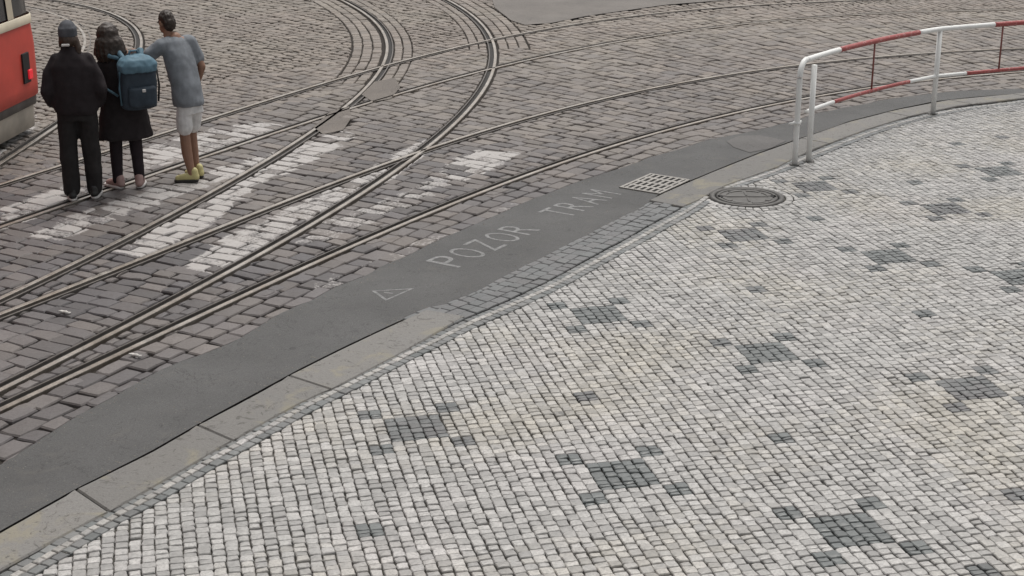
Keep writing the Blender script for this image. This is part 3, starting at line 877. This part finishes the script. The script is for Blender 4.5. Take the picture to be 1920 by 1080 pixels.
def organic(name, b, m, parent, voxel=.014, smooth=4, fold=0.0, fscale=9.0, **props):
    """fuse overlapping solids into one continuous skin"""
    me = bpy.data.meshes.new('tmp'); me.from_pydata(b.v, [], b.f); me.update()
    t = bpy.data.objects.new('tmp', me); C.objects.link(t)
    bm = bmesh.new(); bm.from_mesh(me); bmesh.ops.recalc_face_normals(bm, faces=bm.faces[:]); bm.to_mesh(me); bm.free()
    r = t.modifiers.new('r', 'REMESH'); r.mode = 'VOXEL'; r.voxel_size = voxel
    k = t.modifiers.new('s', 'SMOOTH'); k.iterations = smooth; k.factor = .5
    bpy.context.view_layer.update()
    out = bpy.data.meshes.new_from_object(t.evaluated_get(bpy.context.evaluated_depsgraph_get()))
    bpy.data.objects.remove(t); bpy.data.meshes.remove(me)
    out.name = name; out.materials.clear(); out.materials.append(m)
    if fold:
        nn_ = [v.normal.copy() for v in out.vertices]
        for v, n_ in zip(out.vertices, nn_):
            c = v.co; w = nz(c.x*fscale, c.y*fscale, c.z*fscale*.8)+.5*nz(c.x*fscale*2.3, c.y*fscale*2.3, c.z*fscale*1.4)
            v.co = c+n_*(fold*(w-.2))
    out.polygons.foreach_set('use_smooth', [True]*len(out.polygons)); out.update()
    return link(bpy.data.objects.new(name, out), parent, **props)
cloth = lambda n, c, r=.85: plain(n, c, r, var=.18, scale=14, bump=.15, bscale=300, spec=.2)
M.update(skin=plain('skin', (.36, .20, .13), .55, var=.08, scale=20), tan_skin=plain('tanned_skin', (.25, .135, .088), .55, var=.1, scale=20),
         black_jacket=cloth('black_jacket', (.027, .022, .024)), black_trousers=cloth('charcoal_trousers', (.026, .024, .024)),
         coat=cloth('black_wool_coat', (.024, .020, .021)), leggings=cloth('dark_plum_leggings', (.026, .020, .023)),
         grey_cap=cloth('grey_cap', (.085, .088, .098)), brown_hair=plain('brown_hair', (.045, .026, .017), .55, var=.3, scale=40, bump=.4, bscale=120),
         dark_hair=plain('dark_brown_hair', (.030, .019, .013), .5, var=.3, scale=40, bump=.4, bscale=120),
         white=plain('white_rubber', (.62, .60, .58), .5), black_shoe=plain('black_shoe', (.02, .02, .02), .5),
         pink_shoe=plain('dusty_pink_shoe', (.36, .24, .22), .6), yellow_shoe=plain('pale_yellow_shoe', (.52, .47, .22), .55), dark_sole=plain('dark_sole', (.03, .028, .026), .7),
         pack=cloth('slate_blue_nylon', (.040, .054, .070), .7), pack_light=cloth('light_blue_nylon', (.10, .175, .225), .6),
         tee=cloth('grey_blue_cotton', (.21, .225, .245)), shorts=cloth('off_white_shorts', (.66, .65, .64)), eye=plain('eye', (.03, .025, .02), .2), lips=plain('lips', (.30, .12, .10), .5))
def head(b, c, s=1.0):
    """skull, jaw, nose, ears and neck of a head whose middle is c"""
    x, y, z = c
    ball(b, (x, y-.008, z+.02), (.075*s, .094*s, .098*s)); ball(b, (x, y+.022, z-.052), (.058*s, .066*s, .062*s))
    ball(b, (x, y+.098*s, z-.012), (.013, .018, .026)); ball(b, (x, y+.088*s, z+.012), (.010, .012, .03))
    for sx in (-1, 1): ball(b, (x+sx*.078*s, y-.005, z-.008), (.012, .022, .034))
    limb(b, [(x, y-.02, z-.05), (x, y-.035, z-.17)], [.055, .06])
def face(root_mesh, c):
    x, y, z = c
    for sx in (-1, 1):
        b = MB(); ball(b, (x+sx*.031, y+.080, z+.008), (.013, .011, .009)); b.build('eye', M['eye'], root_mesh, True)
    b = MB(); ball(b, (x, y+.083, z-.058), (.024, .010, .008)); b.build('mouth', M['lips'], root_mesh, True)
def hand(b, wrist, d, up, side, curl=.5, s=1.0):
    """palm, four fingers and a thumb; d = towards the fingertips, up = back of the hand, side = towards the thumb"""
    w, d, up, side = Vector(wrist), Vector(d).normalized(), Vector(up).normalized(), Vector(side).normalized()
    for o in (-.028, 0, .028): limb(b, [tuple(w+side*o*.7), tuple(w+d*.085*s+side*o)], [.015, .014])
    for o, L in ((.031, .07), (.011, .08), (-.010, .075), (-.030, .058)):
        a = w+d*.085*s+side*o; m_ = a+(d-up*curl*.6).normalized()*L*.5; e = m_+(d-up*curl*1.6).normalized()*L*.5
        limb(b, [tuple(a), tuple(m_), tuple(e)], [.0095, .009, .0075])
    a = w+d*.025+side*.03; m_ = a+(d+side*.9).normalized()*.04; e = m_+(d+side*.2-up*curl*.4).normalized()*.035
    limb(b, [tuple(a), tuple(m_), tuple(e)], [.013, .011, .009])
def shoe(name, c, ang, m_up, m_sole, parent, L=.28, tilt=0):
    """low shoe with heel, toe and sole; c = under the ankle"""
    R = Matrix.Translation(c) @ Matrix.Rotation(ang, 4, 'Z') @ Matrix.Rotation(tilt, 4, 'X')
    b = MB(); limb(b, [(0, -.045, .055), (0, .06, .055), (0, L-.115, .042)], [.042, .044, .036]); limb(b, [(0, -.035, .06), (0, -.03, .11)], [.044, .046])
    b.v = [tuple(R @ Vector(p)) for p in b.v]; up_ = organic(name, b, m_up, parent, .010, 3)
    b = MB(); loft(b, [(.002, 0, .07, .042, L*.49), (.010, 0, .07, .047, L*.51), (.026, 0, .07, .047, L*.51), (.032, 0, .07, .043, L*.49)], 24, 2.6)
    b.v = [tuple(R @ Vector(p)) for p in b.v]; b.build('sole', m_sole, up_, True)

# person in the grey cap and black jacket, seen from behind
g = at(158, 373); A = empty('person', g, .20, label='person in grey cap, black jacket and wide black trousers, seen from behind', category='person', group='pedestrians crossing the tracks')
hc = (-.015, .02, 1.615)
b = MB(); head(b, hc)
limb(b, [(0, -.01, 1.47), (0, 0, 1.25), (0, 0, .95)], [.10, .12, .13], .75)
for sx in (-1, 1):
    limb(b, [(0, -.01, 1.40), (sx*.16, -.01, 1.38), (sx*.235, -.06, 1.12), (sx*.20, .08, .97)], [.07, .055, .043, .034]); hand(b, (sx*.20, .10, .97), (-sx*.3, .4, -.9), (sx, .3, 0), (0, .9, .3))
    limb(b, [(sx*.09, 0, .93), (sx*.105, .02, .5), (sx*.108, .02, .09)], [.085, .050, .034])
bd = organic('body', b, M['skin'], A, .011, 2); face(bd, hc)
b = MB(); loft(b, [(.86, 0, .0, .185, .135), (.90, 0, .0, .215, .155), (1.0, 0, .0, .225, .160), (1.18, 0, -.01, .225, .155), (1.34, 0, -.02, .215, .140), (1.42, 0, -.02, .165, .115), (1.48, 0, -.01, .085, .080), (1.53, 0, .0, .075, .075)])
for sx in (-1, 1): limb(b, [(sx*.155, -.02, 1.395), (sx*.215, -.035, 1.26), (sx*.25, -.07, 1.10), (sx*.225, .05, .965), (sx*.19, .11, .93)], [.066, .070, .072, .058, .052])
organic('jacket', b, M['black_jacket'], A, .012, 3, .017, 7)
b = MB(); loft(b, [(.80, 0, 0, .17, .13), (.98, 0, 0, .16, .12)])
limb(b, [(-.088, 0, .90), (-.108, .01, .50), (-.108, .0, .10)], [.108, .090, .084]); limb(b, [(.088, 0, .90), (.108, .03, .50), (.108, .04, .10)], [.108, .090, .084])
organic('trousers', b, M['black_trousers'], A, .012, 3, .013, 7)
shoe('shoe', (-.108, -.01, 0), .12, M['black_shoe'], M['white'], A); shoe('shoe', (.108, .03, 0), -.16, M['black_shoe'], M['white'], A)
b = MB(); ball(b, (-.015, .012, 1.672), (.089, .108, .100)); loft(b, [(1.615, -.015, .01, .090, .110), (1.70, -.015, .012, .089, .108)])
cp = organic('cap', b, M['grey_cap'], A, .010, 3, .003, 12)
b = MB(); loft(b, [(1.640, -.015, .13, .075, .075), (1.650, -.015, .13, .078, .078)]); b.build('cap_brim', M['grey_cap'], cp, True)
b = MB(); b.box((-.035, -.112, 1.548), (.075, .02, .024), 0, .3); b.build('collar_tag', M['white'], A)
b = MB(); ball(b, (-.015, -.035, 1.585), (.083, .075, .075)); limb(b, [(.055, -.03, 1.60), (.075, -.055, 1.50), (.070, -.07, 1.43)], [.03, .032, .018]); limb(b, [(-.08, -.02, 1.60), (-.088, -.04, 1.53)], [.025, .018])
organic('hair', b, M['brown_hair'], A, .009, 2, .004, 25)

# person with the blue backpack
g = at(243, 352); B = empty('person', g, .42, label='person with loose brown hair, long black coat and blue backpack, between two others', category='person', group='pedestrians crossing the tracks')
hc = (-.09, .05, 1.53)
b = MB(); head(b, hc, .96)
limb(b, [(0, 0, 1.38), (0, 0, 1.2), (0, 0, .9)], [.09, .11, .12], .75)
for sx in (-1, 1):
    limb(b, [(0, 0, 1.32), (sx*.15, 0, 1.30), (sx*.21, -.02, 1.06), (sx*.15, .17, .98)], [.065, .05, .04, .031]); hand(b, (sx*.15, .17, .98), (-sx*.5, .9, 0), (sx, .3, .5), (0, .2, 1), .8, .9)
    fy = .03 if sx < 0 else -.02; limb(b, [(sx*.085, 0, .88), (sx*.098, fy*.5+.01, .47), (sx*.105, fy, .09)], [.075, .042, .030])
bd = organic('body', b, M['skin'], B, .011, 2); face(bd, hc)
b = MB(); loft(b, [(.52, .0, .0, .270, .18), (.55, 0, 0, .278, .185), (.70, 0, 0, .252, .17), (.95, 0, 0, .215, .155), (1.12, 0, -.005, .19, .14), (1.27, 0, -.01, .195, .13), (1.34, 0, -.01, .145, .105), (1.40, -.04, 0, .08, .08), (1.45, -.065, .01, .07, .075)])
for sx in (-1, 1): limb(b, [(sx*.145, 0, 1.315), (sx*.205, -.01, 1.18), (sx*.235, -.02, 1.03), (sx*.17, .15, .985)], [.062, .066, .064, .052])
organic('coat', b, M['coat'], B, .012, 3, .016, 7)
for sx, fy in ((-1, .03), (1, -.02)):
    b = MB(); limb(b, [(sx*.085, 0, .80), (sx*.098, fy*.5+.01, .45), (sx*.105, fy, .09)], [.085, .068, .054]); organic('trouser_leg', b, M['leggings'], B, .012, 3, .004)
    shoe('shoe', (sx*.105, fy, 0), -.45*sx+.1, M['pink_shoe'], M['white'], B, .25)
b = MB(); ball(b, (-.09, .02, 1.565), (.112, .122, .118)); ball(b, (-.085, -.03, 1.47), (.135, .100, .115)); ball(b, (-.08, -.045, 1.385), (.118, .07, .09))
for k in range(9):
    a = PI*.95+PI*1.1*k/8; limb(b, [(-.085+.10*math.cos(a), .0+.08*math.sin(a), 1.50), (-.08+.13*math.cos(a), -.01+.09*math.sin(a), 1.39), (-.075+.12*math.cos(a), -.01+.09*math.sin(a), 1.32)], [.04, .034, .018])
organic('hair', b, M['dark_hair'], B, .008, 2, .006, 30)
R = Matrix.Translation((.12, -.235, 1.10)) @ Matrix.Rotation(.16, 4, 'Z') @ Matrix.Rotation(.06, 4, 'X') @ Matrix.Diagonal((1.14, 1.1, 1.02, 1))
def packed(b): b.v = [tuple(R @ Vector(p)) for p in b.v]; return b
pack = empty('backpack', (g.x, g.y, 0), .42, label='slate blue rucksack with pale blue lid and straps, worn on a black coat', category='backpack')
b = MB(); loft(b, [(-.24, 0, 0, .12, .075), (-.22, 0, 0, .155, .10), (.0, 0, 0, .165, .105), (.17, 0, .005, .16, .10), (.22, 0, .01, .12, .08)], 28, 3.2); organic('pack_body', packed(b), M['pack'], pack, .012, 3, .007, 10)
b = MB(); loft(b, [(.13, 0, -.012, .165, .112), (.20, 0, -.005, .172, .118), (.255, .0, .01, .14, .10), (.28, 0, .02, .08, .06)], 28, 2.8); lid = organic('lid', packed(b), M['pack_light'], pack, .011, 3, .012, 11)
b = MB(); loft(b, [(-.20, 0, -.10, .11, .03), (-.18, 0, -.105, .125, .042), (-.02, 0, -.105, .125, .042), (.0, 0, -.10, .11, .03)], 24, 3); organic('front_pocket', packed(b), M['pack'], pack, .011, 3, .004, 12)
b = MB(); b.box((.0, -.150, -.03), (.03, .012, .03), 0, .3); packed(b).build('buckle', M['white'], pack)
for sx in (-1, 1):
    b = MB(); limb(b, [(sx*.075, .08, .22), (sx*.10, .16, .285), (sx*.115, .24, .265), (sx*.12, .33, .17)], [.024, .026, .026, .022], .8); organic('shoulder_strap', packed(b), M['pack_light'], pack, .009, 2)
    b = MB(); b.tube([(sx*.165, -.03, .14), (sx*.178, -.04, -.02), (sx*.165, -.04, -.18)], .010, 8); packed(b).build('side_strap', M['pack_light'] if sx < 0 else M['black_shoe'], pack, True)
b = MB(); limb(b, [(-.03, -.13, 1.345), (-.11, -.115, 1.375), (-.165, -.04, 1.385), (-.175, .05, 1.35)], [.020, .024, .024, .02], .9); organic('shoulder_strap', b, M['pack_light'], pack, .008, 2)
b = MB(); b.tube([(-.07, -.20, .985), (-.13, -.175, 1.03), (-.20, -.12, 1.075)], .012, 8); b.build('hip_strap', M['pack_light'], pack, True)
b = MB(); b.tube([(-.05, .07, .26), (-.03, .07, .31), (.03, .07, .31), (.05, .07, .26)], .012, 8); packed(b).build('haul_loop', M['pack_light'], pack, True)

# person in t-shirt and shorts, stepping left
g = at(370, 338); D = empty('person', g, .92, label='person in grey blue t-shirt, off-white shorts and pale yellow shoes', category='person', group='pedestrians crossing the tracks')
D.rotation_euler = (-.055, 0, .92); D.scale = (.88, .9, 1.0)
hc = (-.03, .225, 1.62)
b = MB(); head(b, hc, 1.02)
limb(b, [(0, .12, 1.44), (0, .07, 1.25), (0, 0, .95)], [.085, .11, .12], .75)
limb(b, [(-.0, .12, 1.42), (.18, .09, 1.41), (.235, -.01, 1.15), (.20, .09, .93)], [.06, .052, .045, .033]); hand(b, (.20, .09, .93), (-.1, .35, -.95), (1, 0, 0), (0, .9, .3), .5)
limb(b, [(-.0, .12, 1.42), (-.18, .14, 1.41), (-.28, .31, 1.30), (-.29, .53, 1.345)], [.06, .052, .045, .033]); hand(b, (-.29, .53, 1.345), (0, 1, -.15), (0, .1, 1), (1, 0, 0), .5)
limb(b, [(-.09, 0, .92), (-.09, .03, .50), (-.095, .02, .30), (-.09, -.02, .08)], [.075, .062, .062, .040])
limb(b, [(.09, 0, .92), (.10, .13, .50), (.10, .13, .30), (.10, .11, .09)], [.075, .062, .060, .040])
bd = organic('body', b, M['tan_skin'], D, .008, 2); face(bd, hc)
b = MB(); loft(b, [(.78, 0, .01, .178, .145), (.82, 0, .01, .190, .155), (1.0, 0, .03, .180, .145), (1.2, 0, .075, .185, .14), (1.36, 0, .12, .19, .13), (1.44, 0, .135, .145, .105), (1.485, -.005, .145, .085, .08)])
limb(b, [(.13, .10, 1.41), (.18, .08, 1.40), (.228, .035, 1.23)], [.08, .076, .080]); limb(b, [(-.13, .13, 1.41), (-.19, .16, 1.40), (-.265, .265, 1.325)], [.08, .076, .078])
organic('t_shirt', b, M['tee'], D, .011, 2, .010, 8)
b = MB(); loft(b, [(.70, 0, 0, .155, .12), (.92, 0, 0, .145, .11)]); limb(b, [(-.08, 0, .80), (-.092, .02, .57)], [.092, .098]); limb(b, [(.08, 0, .80), (.10, .09, .57)], [.092, .098])
organic('shorts', b, M['shorts'], D, .011, 2, .009, 8)
shoe('shoe', (-.09, -.02, 0), .62, M['yellow_shoe'], M['dark_sole'], D); shoe('shoe', (.10, .09, 0), .1, M['yellow_shoe'], M['dark_sole'], D)
b = MB(); ball(b, (-.03, .205, 1.658), (.088, .102, .092)); ball(b, (-.03, .16, 1.615), (.083, .072, .085)); organic('hair', b, M['dark_hair'], D, .008, 1, .008, 40)

# ------------------------------------------------------------------ small litter and leaves on the ground
M['paper'] = plain('paper_scrap', (.55, .53, .50), .8)
for n_, (x, y) in enumerate(((254, 671), (122, 590))):
    q = at(x, y); b = MB(); P_ = []
    for i in range(7): P_.append((q.x-.045+.015*i, q.y+.02*math.sin(i*1.1), .022+.008*math.cos(i*1.7)))
    b.tube(P_, [.006, .012, .014, .010, .013, .012, .005], 6)
    b.build('paper_scrap', M['paper'], None, True, label=('curled white paper scrap on the setts by the near rail', 'small pale paper scrap on the setts between two rails')[n_], category='litter')

# ------------------------------------------------------------------ grit gathered along the gutter edges and in the joints
M['grit'] = plain('grit', (.17, .155, .135), .85, var=.4, scale=90)
gb = MB()
def pebble(x, y, z, r):
    a = random.random()*6.28; v = []
    for i in range(5):
        q = a+i*2*PI/5; v.append((x+r*random.uniform(.7, 1.3)*math.cos(q), y+r*random.uniform(.7, 1.3)*math.sin(q), z))
    v.append((x, y, z+r*random.uniform(.5, .9)))
    gb.add(v, [(i, (i+1) % 5, 5) for i in range(5)])
for P_, spread, n_, z_ in ((NEAR, .05, 1500, .004), (FAR, .06, 1200, .004), (NEAR, .45, 500, .004), (STRIP, .09, 500, PZ-.002)):
    N_ = normals(P_)
    for _ in range(n_):
        i = random.randrange(len(P_)); d = abs(random.gauss(0, spread))*(1 if P_ is NEAR else -1)
        q = P_[i]+N_[i]*d
        if in_view(q, 60, 20, 60): pebble(q[0], q[1], z_, random.uniform(.002, .0055)*(1.0 if random.random() < .92 else 1.8))
gb.build('grit', M['grit'], None, False, kind='stuff')
